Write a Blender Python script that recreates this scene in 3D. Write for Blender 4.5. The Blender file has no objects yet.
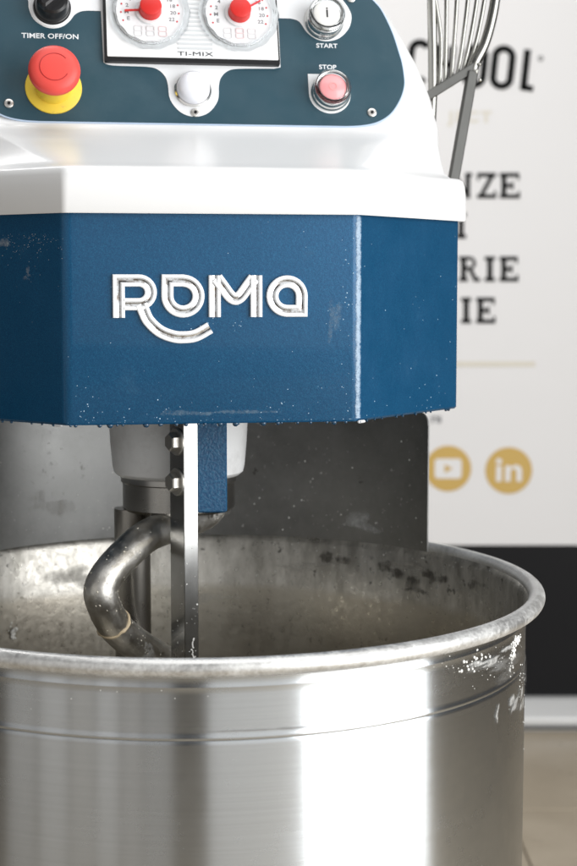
import bpy, bmesh, math, random
from math import sin, cos, pi, radians as R
from mathutils import Vector, Matrix
random.seed(7)
S = bpy.context.scene
COL = S.collection

# ---------------------------------------------------------------- camera, world, lamps, exposure
CZ, PITCH, F = 1.03, .0925, 1620.0
cd = bpy.data.cameras.new('camera'); cam = bpy.data.objects.new('camera', cd); COL.objects.link(cam)
cam.location = (0, 0, CZ); cam.rotation_euler = (pi/2-PITCH, 0, 0)
cd.sensor_fit = 'VERTICAL'; cd.sensor_height = 36; cd.sensor_width = 24; cd.lens = F/866*36
cd.clip_start = .05; cd.clip_end = 60
cd.dof.use_dof = True; cd.dof.focus_distance = 1.205; cd.dof.aperture_fstop = 9.5
S.camera = cam

W = bpy.data.worlds.new('World'); S.world = W; W.use_nodes = True
bg = W.node_tree.nodes['Background']
bg.inputs['Color'].default_value = (.93, .95, 1.0, 1); bg.inputs['Strength'].default_value = .10

YAW = .168
MX, MY = -.0715, 1.29
def lamp(name, az, dist, z, w, h, power, col=(1, 1, 1), tilt=0, spec=1.0):
    """a window or softbox: az in degrees from the direction bowl->camera, positive to the right"""
    d = bpy.data.lights.new(name, 'AREA'); d.shape = 'RECTANGLE'; d.size = w; d.size_y = h
    d.energy = power; d.color = col
    o = bpy.data.objects.new(name, d); COL.objects.link(o)
    a = R(az); o.location = (MX+dist*sin(a), MY-dist*cos(a), z)
    t = Vector((MX, MY, .95+tilt)) - o.location
    o.rotation_euler = t.to_track_quat('-Z', 'Y').to_euler()
    return o
lamp('window_light_right', 57, 2.4, 1.15, 2.0, 2.6, 94, (.98, .99, 1))
lamp('window_light_front', 20, 2.4, 1.15, 1.28, 2.5, 9.5, (1, .995, .98))
for az_, w_, e_, c_ in [(-9.5, .36, 1.1, (1, .99, .97)), (-17.5, .26, .95, (1, .97, .93)), (-25, .30, 1.5, (1, .98, .95)), (-33, .32, 1.25, (1, .965, .91)), (-42.5, .42, 1.9, (1, .98, .95)), (-53.5, .42, 1.5, (1, .98, .95))]:
    lamp('window_light_left', az_, 2.4, 1.1, w_, 2.4, e_, c_)
lt = bpy.data.lights.new('overhead_fill', 'AREA'); lt.shape = 'RECTANGLE'; lt.size = 2.4; lt.size_y = 1.6; lt.energy = 27  # added fill from above to brighten hood, panel and floor
lo = bpy.data.objects.new('overhead_fill', lt); COL.objects.link(lo); lo.location = (.4, .7, 3.0)
lt2 = bpy.data.lights.new('banner_fill', 'AREA'); lt2.shape = 'RECTANGLE'; lt2.size = 1.6; lt2.size_y = .9; lt2.energy = 35  # added fill lamp, aimed at the banner to brighten it
lt2.color = (1, .995, .99)
lo2 = bpy.data.objects.new('banner_fill', lt2); COL.objects.link(lo2); lo2.location = (-.7, 2.3, 2.7)
lo2.rotation_euler = (Vector((.5, 3.7, .9))-lo2.location).to_track_quat('-Z', 'Y').to_euler()

S.view_settings.view_transform = 'Standard'
S.view_settings.look = 'None'; S.view_settings.exposure = 0; S.view_settings.gamma = 1
S.view_settings.use_curve_mapping = False
S.render.engine = 'CYCLES'; S.cycles.transparent_max_bounces = 32

# ---------------------------------------------------------------- materials
def mat(name, col=(.5, .5, .5), rough=.5, metal=0, coat=0, alpha=None, trans=0, ior=1.45, spec=None):
    m = bpy.data.materials.new(name); m.use_nodes = True
    b = m.node_tree.nodes['Principled BSDF']
    b.inputs['Base Color'].default_value = (*col, 1); b.inputs['Roughness'].default_value = rough
    b.inputs['Metallic'].default_value = metal; b.inputs['Coat Weight'].default_value = coat
    b.inputs['Coat Roughness'].default_value = .08
    b.inputs['Transmission Weight'].default_value = trans; b.inputs['IOR'].default_value = ior
    if spec is not None: b.inputs['Specular IOR Level'].default_value = spec
    return m
class NT:
    def __init__(s, m): s.m = m; s.t = m.node_tree; s.n = s.t.nodes; s.l = s.t.links; s.b = s.n['Principled BSDF']
    def new(s, typ, **kw):
        n = s.n.new(typ)
        for k, v in kw.items():
            if k.startswith('_'): setattr(n, k[1:], v)
            else: n.inputs[k.replace('__', ' ')].default_value = v
        return n
    def coord(s, scale=(1, 1, 1)):
        c = s.n.new('ShaderNodeTexCoord'); m = s.n.new('ShaderNodeMapping'); m.inputs['Scale'].default_value = scale
        s.l.new(c.outputs['Object'], m.inputs['Vector']); return m.outputs[0]
    def noise(s, scale, detail=4, vec=None, rough=.6, mscale=(1, 1, 1)):
        n = s.n.new('ShaderNodeTexNoise'); n.inputs['Scale'].default_value = scale
        n.inputs['Detail'].default_value = detail; n.inputs['Roughness'].default_value = rough
        s.l.new(vec or s.coord(mscale), n.inputs['Vector']); return n.outputs['Fac']
    def ramp(s, fac, stops):
        r = s.n.new('ShaderNodeValToRGB'); e = r.color_ramp.elements
        while len(e) < len(stops): e.new(.5)
        for i, (p, c) in enumerate(stops):
            e[i].position = p; e[i].color = (*c, 1) if hasattr(c, '__len__') else (c, c, c, 1)
        s.l.new(fac, r.inputs[0]); return r.outputs[0]
    def mix(s, fac, a, b):
        n = s.n.new('ShaderNodeMix'); n.data_type = 'RGBA'
        for k, v in ((0, fac), (6, a), (7, b)):
            if isinstance(v, (int, float)): n.inputs[k].default_value = v
            elif hasattr(v, '__len__'): n.inputs[k].default_value = (*v, 1)
            else: s.l.new(v, n.inputs[k])
        return n.outputs[2]
    def math(s, op, a, b=0.0, clamp=False):
        n = s.n.new('ShaderNodeMath'); n.operation = op; n.use_clamp = clamp
        for k, v in ((0, a), (1, b)):
            if isinstance(v, (int, float)): n.inputs[k].default_value = v
            else: s.l.new(v, n.inputs[k])
        return n.outputs[0]
    def set(s, inp, v): s.l.new(v, s.b.inputs[inp])
    def bump(s, h, strength=.3, dist=.001):
        n = s.n.new('ShaderNodeBump'); n.inputs['Strength'].default_value = strength; n.inputs['Distance'].default_value = dist
        s.l.new(h, n.inputs['Height']); s.l.new(n.outputs[0], s.b.inputs['Normal'])
    def z(s):
        c = s.n.new('ShaderNodeTexCoord'); x = s.n.new('ShaderNodeSeparateXYZ'); s.l.new(c.outputs['Object'], x.inputs[0]); return x.outputs[2]

def m_white():
    m = mat('white_plastic', (.80, .80, .795), .24, coat=.4); k = NT(m); k.b.inputs['Coat Roughness'].default_value = .22
    n = k.noise(35, 4)
    k.b.inputs['Roughness'].default_value = .3
    big = k.noise(9, 5, rough=.7)
    k.set('Base Color', k.mix(k.ramp(big, [(.52, 0), (.75, .3)]), (.81, .81, .805), (.76, .755, .74)))
    return m
def m_blue(name='blue_enamel', tex=.22):
    m = mat(name, (.004, .066, .19), .40, .35, coat=.3); k = NT(m)
    sp = k.noise(1500, 2, rough=.7)
    w = k.noise(22, 6, rough=.7)
    c = k.mix(k.ramp(sp, [(.45, 0), (.68, 1)]), (.0010, .060, .150), (.006, .102, .215))
    # dried flour haze
    c = k.mix(k.ramp(w, [(.64, 0), (.85, .15)]), c, (.12, .24, .33))
    k.set('Base Color', c)
    k.set('Roughness', k.ramp(w, [(.35, .36), (.7, .50)]))
    k.bump(k.noise(420, 3), tex, .0006)
    return m
def m_bracket():
    m = mat('blue_hammered_paint', (.01, .08, .2), .35); k = NT(m)
    n = k.noise(480, 3)
    k.set('Base Color', k.mix(k.ramp(n, [(.4, 0), (.7, 1)]), (.006, .058, .14), (.02, .11, .21)))
    k.bump(n, .5, .0010); return m
def m_steel(name, col=(.62, .61, .59), rough=.24, aniso=.85, axis='Z', line=(3, 3, 500), dirt=.0, lines=.25):
    m = mat(name, col, rough, 1); k = NT(m)
    k.b.inputs['Anisotropic'].default_value = aniso
    if aniso:
        t = k.n.new('ShaderNodeTangent'); t.direction_type = 'RADIAL'; t.axis = axis; k.l.new(t.outputs[0], k.b.inputs['Tangent']); k.b.inputs['Anisotropic Rotation'].default_value = .25
    ln = k.noise(1.0, 3, mscale=line)
    bl = k.noise(11, 6, rough=.72)
    c = k.mix(k.ramp(ln, [(.3, 0), (.7, 1)]), tuple(x*.97 for x in col), tuple(min(1, x*1.03) for x in col))
    if dirt:
        c = k.mix(k.ramp(bl, [(.5, 0), (.72, dirt)]), c, (.30, .27, .22))
    k.set('Base Color', c)
    r = k.math('ADD', k.ramp(bl, [(.3, rough*.85), (.75, rough*1.35)]), k.ramp(ln, [(.3, 0), (.7, .012)]))
    k.set('Roughness', r)
    if lines: k.bump(ln, lines, .0003)
    return m
def m_inner():
    """inside of the bowl: wet stainless with a band of splashed dough film and dried streaks"""
    m = mat('splashed_inner_steel', (.4, .38, .35), .35, 1); k = NT(m)
    z = k.z()
    n1 = k.noise(26, 6, rough=.75, mscale=(1, 1, .35))
    n2 = k.noise(75, 4, rough=.65)
    n3 = k.noise(160, 3)
    nz = k.noise(9, 3)
    zz = k.math('ADD', z, k.math('MULTIPLY', k.math('SUBTRACT', nz, .5), .012))
    band = k.ramp(zz, [(.7285, 0), (.7325, 1)])           # above: spattered, below: smooth film
    up = k.mix(k.ramp(n1, [(.38, 0), (.62, 1)]), (.33, .315, .28), (.66, .635, .58))
    up = k.mix(k.ramp(n2, [(.62, 0), (.68, .85)]), up, (.05, .045, .038))
    low = k.mix(k.ramp(k.noise(14, 4, mscale=(1, 1, .15)), [(.35, 0), (.7, 1)]), (.40, .365, .305), (.52, .49, .42))
    c = k.mix(band, low, up)
    k.set('Base Color', c)
    k.set('Metallic', k.ramp(n1, [(.4, .8), (.7, .5)]))
    k.set('Roughness', k.ramp(n3, [(.3, .25), (.7, .42)]))
    k.bump(k.math('ADD', n2, n3), .18, .001)
    return m
def m_guard():
    m = mat('dusty_guard_steel', (.2, .2, .19), .38, 1); k = NT(m)
    n = k.noise(16, 6, rough=.7); s = k.noise(240, 2, rough=.5); s2 = k.noise(90, 3)
    c = k.mix(k.ramp(n, [(.35, 0), (.7, 1)]), (.20, .20, .195), (.29, .29, .28))
    c = k.mix(k.ramp(s, [(.70, 0), (.76, .6)]), c, (.62, .61, .57))
    c = k.mix(k.ramp(s2, [(.70, 0), (.74, .6)]), c, (.07, .065, .06))
    k.set('Base Color', c)
    k.set('Metallic', k.ramp(s, [(.66, .9), (.74, .1)]))
    k.set('Roughness', k.ramp(n, [(.3, .34), (.75, .5)]))
    return m
def m_rim():
    m = mat('floured_rim_steel', (.6, .6, .58), .3, 1); k = NT(m)
    n = k.noise(38, 6, rough=.72); f = k.noise(420, 4, rough=.7)
    d = k.math('ADD', k.math('MULTIPLY', n, .7), k.math('MULTIPLY', f, .45))
    fac = k.ramp(d, [(.45, 0), (.70, 1)])
    k.set('Base Color', k.mix(fac, (.56, .555, .54), (.78, .78, .76)))
    k.set('Metallic', k.ramp(fac, [(0, .8), (1, .45)]))
    k.set('Roughness', k.ramp(fac, [(0, .32), (1, .5)]))
    k.bump(f, .12, .0005); return m
def m_hook():
    m = mat('doughy_hook_steel', (.42, .39, .34), .22, 1); k = NT(m)
    n = k.noise(42, 6, rough=.7); s = k.noise(330, 2)
    c = k.mix(k.ramp(n, [(.35, 0), (.68, 1)]), (.52, .49, .43), (.78, .76, .72))
    c = k.mix(k.ramp(s, [(.69, 0), (.74, .8)]), c, (.75, .73, .68))
    k.set('Base Color', c); k.set('Roughness', k.ramp(n, [(.35, .28), (.7, .52)]))
    k.bump(n, .35, .002); return m
WHITE = m_white(); BLUE = m_blue(); BRK = m_bracket()
OUTER = m_steel('brushed_bowl_steel', (.565, .59, .61), .23, .98, lines=.012)
INNER = m_inner(); GUARD = m_guard(); RIM = m_rim(); HOOK = m_hook()
STEEL = m_steel('plain_steel', (.52, .51, .48), .22, 0, line=(60, 60, 200), dirt=.3)
BARM = m_steel('wet_bar_steel', (.44, .44, .43), .22, 0, line=(220, 220, 8), dirt=.4)
DARKST = m_steel('dark_square_tube_steel', (.11, .11, .105), .42, 0, line=(90, 90, 40))
WIREM = m_steel('polished_wire_steel', (.36, .355, .33), .2, 0, line=(20, 20, 20))
HOUSE = mat('white_housing_paint', (.62, .61, .59), .32); kk = NT(HOUSE); kk.bump(kk.noise(130, 3), .2, .001)
kk.set('Base Color', kk.mix(kk.ramp(kk.noise(24, 6, rough=.75), [(.5, 0), (.75, .35)]), (.86, .86, .85), (.38, .36, .33)))
TEAL = mat('teal_panel_film', (.030, .085, .118), .36); kk = NT(TEAL)
kk.set('Base Color', kk.mix(kk.ramp(kk.noise(13, 6, rough=.75), [(.5, 0), (.8, .35)]), (.021, .062, .086), (.07, .12, .145)))
kk.set('Roughness', kk.ramp(kk.noise(30, 5), [(.3, .3), (.7, .48)]))
EDGE = mat('pale_blue_film_edge', (.50, .62, .78), .35)
PWHITE = mat('panel_white_film', (.80, .81, .82), .3)
INKW = mat('white_ink', (.82, .84, .86), .5)
INKK = mat('dark_ink', (.03, .03, .035), .5)
INKG = mat('grey_ink', (.22, .22, .23), .5)
INKR = mat('red_ink', (.62, .05, .06), .5)
PALER = mat('pale_red_segment', (.80, .62, .62), .4)
PALEG = mat('pale_grey_rib', (.60, .62, .63), .4)
BLACKP = mat('black_plastic', (.012, .012, .013), .28)
REDK = mat('red_knob_plastic', (.62, .022, .018), .38)
REDM = mat('red_mushroom_plastic', (.76, .075, .06), .42)
YEL = mat('yellow_plastic', (.80, .56, .05), .42); kk = NT(YEL)
kk.set('Base Color', kk.mix(kk.ramp(kk.noise(160, 5, rough=.7), [(.58, 0), (.72, .5)]), (.80, .58, .06), (.45, .32, .1)))
PINK = mat('pink_lens', (.85, .34, .35), .3, coat=.5)
CHROME = mat('chrome_ring', (.72, .71, .69), .18, 1)
CLEAR = mat('clear_plastic', (.92, .95, .97), .06, trans=1, ior=1.3)
LETT = mat('white_raised_letter', (.82, .83, .84), .3)
GROOVE = mat('worn_letter_groove', (.7, .7, .7), .14, .95); kk = NT(GROOVE)
kk.set('Base Color', kk.mix(kk.ramp(kk.noise(210, 5, rough=.7), [(.46, 0), (.62, 1)]), (.74, .76, .78), (.30, .26, .23)))
FLOUR = mat('dried_flour', (.78, .77, .73), .8)
DOUGH = mat('dough_ring', (.62, .50, .33), .5)
WATER = mat('water_droplet', (.75, .86, .95), .03, trans=.85, ior=1.33)
DARKDROP = mat('drop', (.02, .06, .11), .05, coat=1)

# ---------------------------------------------------------------- object helpers
def link(name, me, m=None, parent=None, loc=None, label=None, kind=None):
    o = bpy.data.objects.new(name, me); COL.objects.link(o)
    if m is not None and me is not None and not me.materials:
        for q in (m if isinstance(m, (list, tuple)) else [m]): me.materials.append(q)
    if parent: o.parent = parent
    if loc is not None: o.location = loc
    if label: o['label'] = label
    if kind: o['kind'] = kind
    return o
def fin(bm, name, m, parent=None, smooth=35, **kw):
    bmesh.ops.recalc_face_normals(bm, faces=bm.faces)
    me = bpy.data.meshes.new(name); bm.to_mesh(me); bm.free()
    if smooth:
        me.shade_smooth()
        bmk = bmesh.new(); bmk.from_mesh(me)
        for e in bmk.edges:
            if len(e.link_faces) == 2 and e.calc_face_angle(0) > R(smooth): e.smooth = False
        bmk.to_mesh(me); bmk.free()
    return link(name, me, m, parent, **kw)
def lathe(bm, prof, n=48, c=(0, 0), M=Matrix(), mi=0):
    """profile of (r, z) about the z axis, transformed by M; r=0 ends are closed to a point"""
    rings = []
    for r, z in prof:
        if r < 1e-6: rings.append([bm.verts.new(M @ Vector((c[0], c[1], z)))])
        else: rings.append([bm.verts.new(M @ Vector((c[0]+r*cos(2*pi*i/n), c[1]+r*sin(2*pi*i/n), z))) for i in range(n)])
    for a, b in zip(rings, rings[1:]):
        for i in range(n):
            j = (i+1) % n
            if len(a) == 1 and len(b) == 1: continue
            f = bm.faces.new([a[0], b[i], b[j]] if len(a) == 1 else ([a[i], a[j], b[0]] if len(b) == 1 else [a[i], a[j], b[j], b[i]]))
            f.material_index = mi
    return rings
def loft(bm, rings, cap0=True, cap1=True, mi=0):
    vs = [[bm.verts.new(p) for p in r] for r in rings]; n = len(vs[0])
    for a, b in zip(vs, vs[1:]):
        for i in range(n):
            f = bm.faces.new([a[i], a[(i+1) % n], b[(i+1) % n], b[i]]); f.material_index = mi
    if cap0: bm.faces.new(vs[0][::-1])
    if cap1: bm.faces.new(vs[-1])
def box(bm, c, s, M=Matrix(), bev=0.0):
    """box with chamfered vertical edges when bev > 0"""
    x, y, z = s[0]/2, s[1]/2, s[2]/2
    if not bev:
        r = [(-x, -y), (x, -y), (x, y), (-x, y)]
        loft(bm, [[M @ Vector((c[0]+a, c[1]+b, c[2]+k)) for a, b in r] for k in (-z, z)])
    else:
        def rr(e):
            X, Y = x-e, y-e; b = bev
            return [(-X+b, -Y), (X-b, -Y), (X, -Y+b), (X, Y-b), (X-b, Y), (-X+b, Y), (-X, Y-b), (-X, -Y+b)]
        loft(bm, [[M @ Vector((c[0]+a, c[1]+q, c[2]+k)) for a, q in rr(e)] for k, e in ((-z, bev), (-z+bev, 0), (z-bev, 0), (z, bev))])
def tube(bm, pts, rad, n=16, cap=True):
    pts = [Vector(p) for p in pts]; rings = []; up = None
    for i, p in enumerate(pts):
        t = (pts[min(i+1, len(pts)-1)]-pts[max(i-1, 0)]).normalized()
        if up is None: up = t.orthogonal().normalized()
        up = (up - t*up.dot(t)).normalized(); s = t.cross(up)
        r = rad[i] if hasattr(rad, '__len__') else rad
        rings.append([p+up*r*cos(2*pi*k/n)+s*r*sin(2*pi*k/n) for k in range(n)])
    loft(bm, rings, cap, cap)
def spline(P, sub=8):
    P = [Vector(p) for p in P]; out = []
    for i in range(len(P)-1):
        a, b, c, d = P[max(i-1, 0)], P[i], P[i+1], P[min(i+2, len(P)-1)]
        for k in range(sub):
            t = k/sub
            out.append(.5*((2*b)+(c-a)*t+(2*a-5*b+4*c-d)*t*t+(3*b-a-3*c+d)*t**3))
    out.append(P[-1]); return out
def prism(bm, poly, h0, h1, M=Matrix(), bev=0):
    a = [M @ Vector((x, y, h0)) for x, y in poly]; b = [M @ Vector((x, y, h1)) for x, y in poly]
    va = [bm.verts.new(p) for p in a]; vb = [bm.verts.new(p) for p in b]; n = len(va)
    for i in range(n): bm.faces.new([va[i], va[(i+1) % n], vb[(i+1) % n], vb[i]])
    fs = [bm.faces.new(vb), bm.faces.new(va[::-1])]
    for f in fs: f.normal_update()
    bmesh.ops.triangulate(bm, faces=fs)
def roundpoly(P, rr, seg=6):
    """polygon with each corner rounded by its radius"""
    out = []; n = len(P)
    for i in range(n):
        p = Vector(P[i]); a = (Vector(P[i-1])-p); b = (Vector(P[(i+1) % n])-p); r = rr[i] if hasattr(rr, '__len__') else rr
        la, lb = a.length, b.length; a.normalize(); b.normalize()
        if r <= 0: out += [tuple(p)]*(seg+1); continue
        ang = a.angle(b); t = r/math.tan(ang/2) if ang < pi-.01 else 0
        t = min(t, la*.49, lb*.49); p0 = p+a*t; p1 = p+b*t
        for k in range(seg+1):
            q = k/seg; out.append(tuple(p0*(1-q)**2+p*2*q*(1-q)+p1*q*q))
    return out
def arc(cx, cy, r, a0, a1, n=14): return [(cx+r*cos(R(a0+(a1-a0)*i/n)), cy+r*sin(R(a0+(a1-a0)*i/n))) for i in range(n+1)]
def blob(bm, c, nrm, r, flat=.5, seg=6):
    """small irregular flattened dome sitting on a surface"""
    nrm = Vector(nrm).normalized(); t = nrm.orthogonal().normalized(); s = nrm.cross(t); c = Vector(c)
    j = [random.uniform(.7, 1.25) for _ in range(seg)]; ph = random.random()*6
    r0 = [bm.verts.new(c-nrm*r*.1+(t*cos(ph+2*pi*i/seg)+s*sin(ph+2*pi*i/seg))*r*j[i]) for i in range(seg)]
    r1 = [bm.verts.new(c+nrm*r*flat*.7+(t*cos(ph+2*pi*i/seg)+s*sin(ph+2*pi*i/seg))*r*.65*j[i]) for i in range(seg)]
    top = bm.verts.new(c+nrm*r*flat)
    for i in range(seg):
        k = (i+1) % seg; bm.faces.new([r0[i], r0[k], r1[k], r1[i]]); bm.faces.new([r1[i], r1[k], top])
def text_mesh(body, size, sx=1.0, off=0.0, depth=.0003, spacing=1.0, shear=0):
    c = bpy.data.curves.new('printed_text', 'FONT'); c.body = body; c.size = size; c.align_x = 'CENTER'; c.align_y = 'CENTER'
    c.offset = off; c.extrude = depth/2; c.space_character = spacing; c.resolution_u = 3; c.shear = shear
    o = bpy.data.objects.new('printed_text', c); COL.objects.link(o)
    bpy.context.view_layer.update()
    me = bpy.data.meshes.new_from_object(o.evaluated_get(bpy.context.evaluated_depsgraph_get()))
    bpy.data.objects.remove(o); me.materials.clear()
    me.transform(Matrix.Diagonal((sx, 1, 1, 1)))
    return me
def dup(o, parent=None, loc=None):
    c = o.copy(); COL.objects.link(c); c.parent = parent or o.parent
    if loc is not None: c.location = loc
    for ch in list(o.children):
        g = ch.copy(); COL.objects.link(g); g.parent = c
    return c

# ---------------------------------------------------------------- the mixer (local axes: x right, y back, z up; origin on the floor under the bowl)
MIX = bpy.data.objects.new('spiral_mixer', None); COL.objects.link(MIX)
MIX.location = (MX, MY, 0); MIX.rotation_euler = (0, 0, YAW)
MIX['label'] = 'blue and white spiral dough mixer with big stainless steel bowl and dial control panel'; MIX['category'] = 'dough mixer'

def plan(a, vf, Wd, vs, vb, z, r=.006, rs=.006, seg=5):
    P = [(-a, vf), (a, vf), (Wd, vs), (Wd, vb), (-Wd, vb), (-Wd, vs)]
    q = roundpoly(P, [r, r, rs, .01, .01, rs], seg)
    return [Vector((x, y, z)) for x, y in q]

# blue head cover: folded octagonal sheet
bm = bmesh.new()
A, VF, WD, VS, VB = .108, -.101, .215, .0095, .56
loft(bm, [plan(A-.02, VF+.03, WD-.02, VS+.03, VB-.02, .944),
          plan(A-.003, VF+.003, WD-.003, VS+.002, VB-.003, .938),
          plan(A-.0028, VF+.0028, WD-.0028, VS+.002, VB-.0028, .9272),
          plan(A-.001, VF+.001, WD-.001, VS+.0006, VB-.001, .9266),
          plan(A, VF, WD, VS, VB, .9282, .012, .005),
          plan(A, VF, WD, VS, VB, 1.088, .012, .005)])
head = fin(bm, 'head_cover', BLUE, MIX, 30)

# white top cap with hood and console
bm = bmesh.new()
keys = [  # a, vf, W, vs, z, r, rs
    (.1060, -.0990, .2130, .0100, 1.0830, .006, .006),
    (.1085, -.1065, .2200, .0080, 1.0798, .007, .006),
    (.1085, -.1072, .2213, .0080, 1.0810, .007, .006),
    (.1083, -.1068, .2212, .0082, 1.1000, .008, .008),
    (.1080, -.1060, .2206, .0085, 1.1075, .010, .010),
    (.1070, -.1035, .2195, .0095, 1.1118, .012, .012),
    (.1060, -.0990, .2170, .0115, 1.1140, .016, .014),
    (.1050, -.0930, .2110, .0160, 1.1152, .020, .016),
    (.1100, -.0800, .2068, .0180, 1.1190, .030, .020),
    (.1200, -.0550, .2058, .0220, 1.1265, .040, .022),
    (.1320, -.0280, .2062, .0280, 1.1350, .045, .024),
    (.1500, -.0060, .2074, .0360, 1.1425, .040, .026),
    (.1680, .0090, .2085, .0420, 1.1485, .030, .028),
    (.1790, .0165, .2096, .0460, 1.1530, .022, .030)]
tn = math.tan(R(18))
sil = [(1.158, .2103), (1.167, .2085), (1.184, .2055), (1.1955, .202), (1.212, .196), (1.2315, .187), (1.246, .1795), (1.255, .1745), (1.2645, .1655), (1.28, .149), (1.30, .123), (1.312, .100), (1.320, .075)]
for z, w in sil: keys.append((w-.024, .0200+(z-1.1553)*tn, w, .054+(z-1.1553)*tn, z, .018, .022))
rings = [plan(a, vf, w, vs, VB-.0 if z < 1.12 else .50, z, r, rs, 7) for a, vf, w, vs, z, r, rs in keys]
loft(bm, rings, True, True)
cap = fin(bm, 'head_cap', WHITE, MIX, 50)

# ---- panel frame: p right, q up along the tilted face, h out of it (metres)
PM = Matrix.Translation((0, .0190, 1.1553)) @ Matrix(((1, 0, 0, 0), (0, sin(R(18)), -cos(R(18)), 0), (0, cos(R(18)), sin(R(18)), 0), (0, 0, 0, 1)))
def pp(o, parent=MIX):
    o.parent = parent
    if parent is MIX: o.matrix_local = PM
    return o
def mm(L): return [(x/1000, y/1000) for x, y in L]
def curve2(L, sub=5):
    return [(p.x, p.y) for p in spline([(x, y, 0) for x, y in L], sub)]
right = curve2(mm([(122, -.6), (135, .2), (147.4, 2.8), (157, 7.8), (164, 14.5), (170.6, 25.2), (174.3, 36), (174.8, 45), (173.8, 57), (171.8, 66.5), (167.4, 84.3), (160, 103), (153.5, 112), (142, 124), (128, 133)]))
left = [(-x, y) for x, y in right][::-1]
outl = right + [(.1, .141), (-.1, .141)] + left
bm = bmesh.new(); prism(bm, outl, .0002, .0014)
panel = pp(fin(bm, 'control_panel', EDGE, MIX, 30))
def inset(poly, d):
    out = []; n = len(poly)
    for i in range(n):
        a, p, b = Vector(poly[i-1]), Vector(poly[i]), Vector(poly[(i+1) % n])
        n1 = (p-a).normalized(); n2 = (b-p).normalized(); nn = Vector((-(n1+n2).y, (n1+n2).x)).normalized()
        out.append(tuple(p+nn*d))
    return out
bm = bmesh.new(); prism(bm, inset(outl, .0011), .0015, .0019); fin(bm, 'teal_film', TEAL, panel, 30)
# white printed area with its round bays
wa = []
wa += curve2(mm([(-133, 112), (-129.5, 103), (-129, 96), (-125.5, 87), (-118, 81), (-110.5, 79.3), (-103, 81), (-97, 86), (-93, 91.5), (-88, 94.6), (-82, 95.5)]), 4)
wa += mm([(-72, 95.5), (-71.2, 54)]); wa += curve2(mm([(-71, 51), (-64, 48.6), (-37, 48.1), (-28, 45.8), (-22.5, 40), (-20.5, 33), (-19, 20), (-11, 9.5), (0, 6), (11, 9.5), (19, 20), (20.5, 33), (22.5, 40), (28, 45.8), (37, 48.1), (66, 48.9)]), 4)
wa += mm([(71.5, 50.2), (71.8, 93.5)]); wa += curve2(mm([(82, 93.5), (89, 91), (95, 81.5), (103, 75.6), (112, 74.2), (122, 77.5), (130, 86), (133, 96), (131, 104), (126, 112)]), 4)
wa += mm([(115, 128), (-110, 128)])
bm = bmesh.new(); prism(bm, wa, .0020, .0023); fin(bm, 'white_film', PWHITE, panel, 30)
# square-cornered bay of the stop button
sb = mm([(93.6, 45.0), (110, 45.0)]) + arc(.1108, .0280, .0172, 80, -180, 26)
bm = bmesh.new(); prism(bm, sb[::-1], .0020, .0023); fin(bm, 'white_film', PWHITE, panel, 30, label='white square-cornered bay round the stop button')
def ptext(body, p, q, size, sx=1, off=0, m=INKW, h=.0020, name='printed_text', parent=None, spacing=1.0):
    o = link(name, text_mesh(body, size, sx, off, .0002, spacing), m, parent or panel, loc=(p/1000, q/1000, h+.0001)); return o
ptext('TIMER OFF/ON', -112.6, 72.4, .0060, 1.13, .00008)
ptext('START', 110.8, 70.0, .0054, 1.12, .00009)
ptext('STOP', 110.4, 51.2, .0054, 1.12, .00009)
ptext('0', -135.5, 84, .004, 1, .0001).hide_render = False
bpy.data.objects.remove([o for o in bpy.data.objects if o.name.startswith('printed_text')][-1])
# screws
bm = bmesh.new(); lathe(bm, [(0, .0026), (.0009, .0026), (.0012, .0034), (.0028, .0036), (.0036, .0032), (.0038, .0020)], 20)
sc = fin(bm, 'screw', mat('zinc_screw', (.72, .70, .66), .3, .8), panel, 40)
bm = bmesh.new(); lathe(bm, [(0, .0037), (.0010, .0037), (.0012, .0030)], 6); 
hexhole = bmesh.new(); bm.free(); hexhole.free()
sock = NT(sc.data.materials[0])
slots = [(-145.8, 14.3), (.6, 9.4), (144.7, 12.1), (133.5, 113.0)]
bm = bmesh.new(); lathe(bm, [(0, .0040), (.0013, .0040), (.0014, .0026)], 6); hx = bmesh.new(); hx.free()
shm = bpy.data.meshes.new('socket'); bmesh.ops.recalc_face_normals(bm, faces=bm.faces); bm.to_mesh(shm); bm.free(); shm.materials.append(BLACKP)
sc.location = (slots[0][0]/1000, slots[0][1]/1000, 0)
for i, s_ in enumerate(slots[1:]): dup(sc, panel, (s_[0]/1000, s_[1]/1000, 0))
for o in [c for c in panel.children if c.name.startswith('screw')]:
    o.parent = MIX; o.matrix_local = PM @ Matrix.Translation(o.location)
    link('socket', shm, None, o)

# emergency stop
def placed(name, p, q, parent=MIX):
    e = None; return PM @ Matrix.Translation((p/1000, q/1000, .0020))
def part_lathe(name, prof, m, M, n=48, parent=MIX, sm=35, label=None):
    bm = bmesh.new(); lathe(bm, prof, n); o = fin(bm, name, m, parent, sm, label=label)
    if parent is MIX: o.matrix_local = M
    return o
M = placed('e', -110.9, 28.6)
es = part_lathe('emergency_stop_button', [(0, .0385), (.008, .0383), (.0135, .0377), (.0174, .0363), (.0194, .0342), (.0200, .0318), (.0198, .0285), (.0186, .0268), (.015, .0262), (0, .0262)], REDM, M)
part_lathe('yellow_ring', [(0, .0014), (.0214, .0014), (.0221, .0010), (.0223, 0)], YEL, None, 56, es)
part_lathe('collar', [(0, .027), (.0132, .027), (.0132, .0195), (.0138, .0190), (.0139, .006), (.0144, .0052), (.0145, .0012)], YEL, None, 48, es)
bm = bmesh.new(); tube(bm, [(.0112*cos(R(a)), .0112*sin(R(a)), .0380) for a in range(40, 331, 10)], .00035, 6); fin(bm, 'arrow_mark', mat('red_engraved_line', (.42, .02, .02), .5), es)
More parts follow.
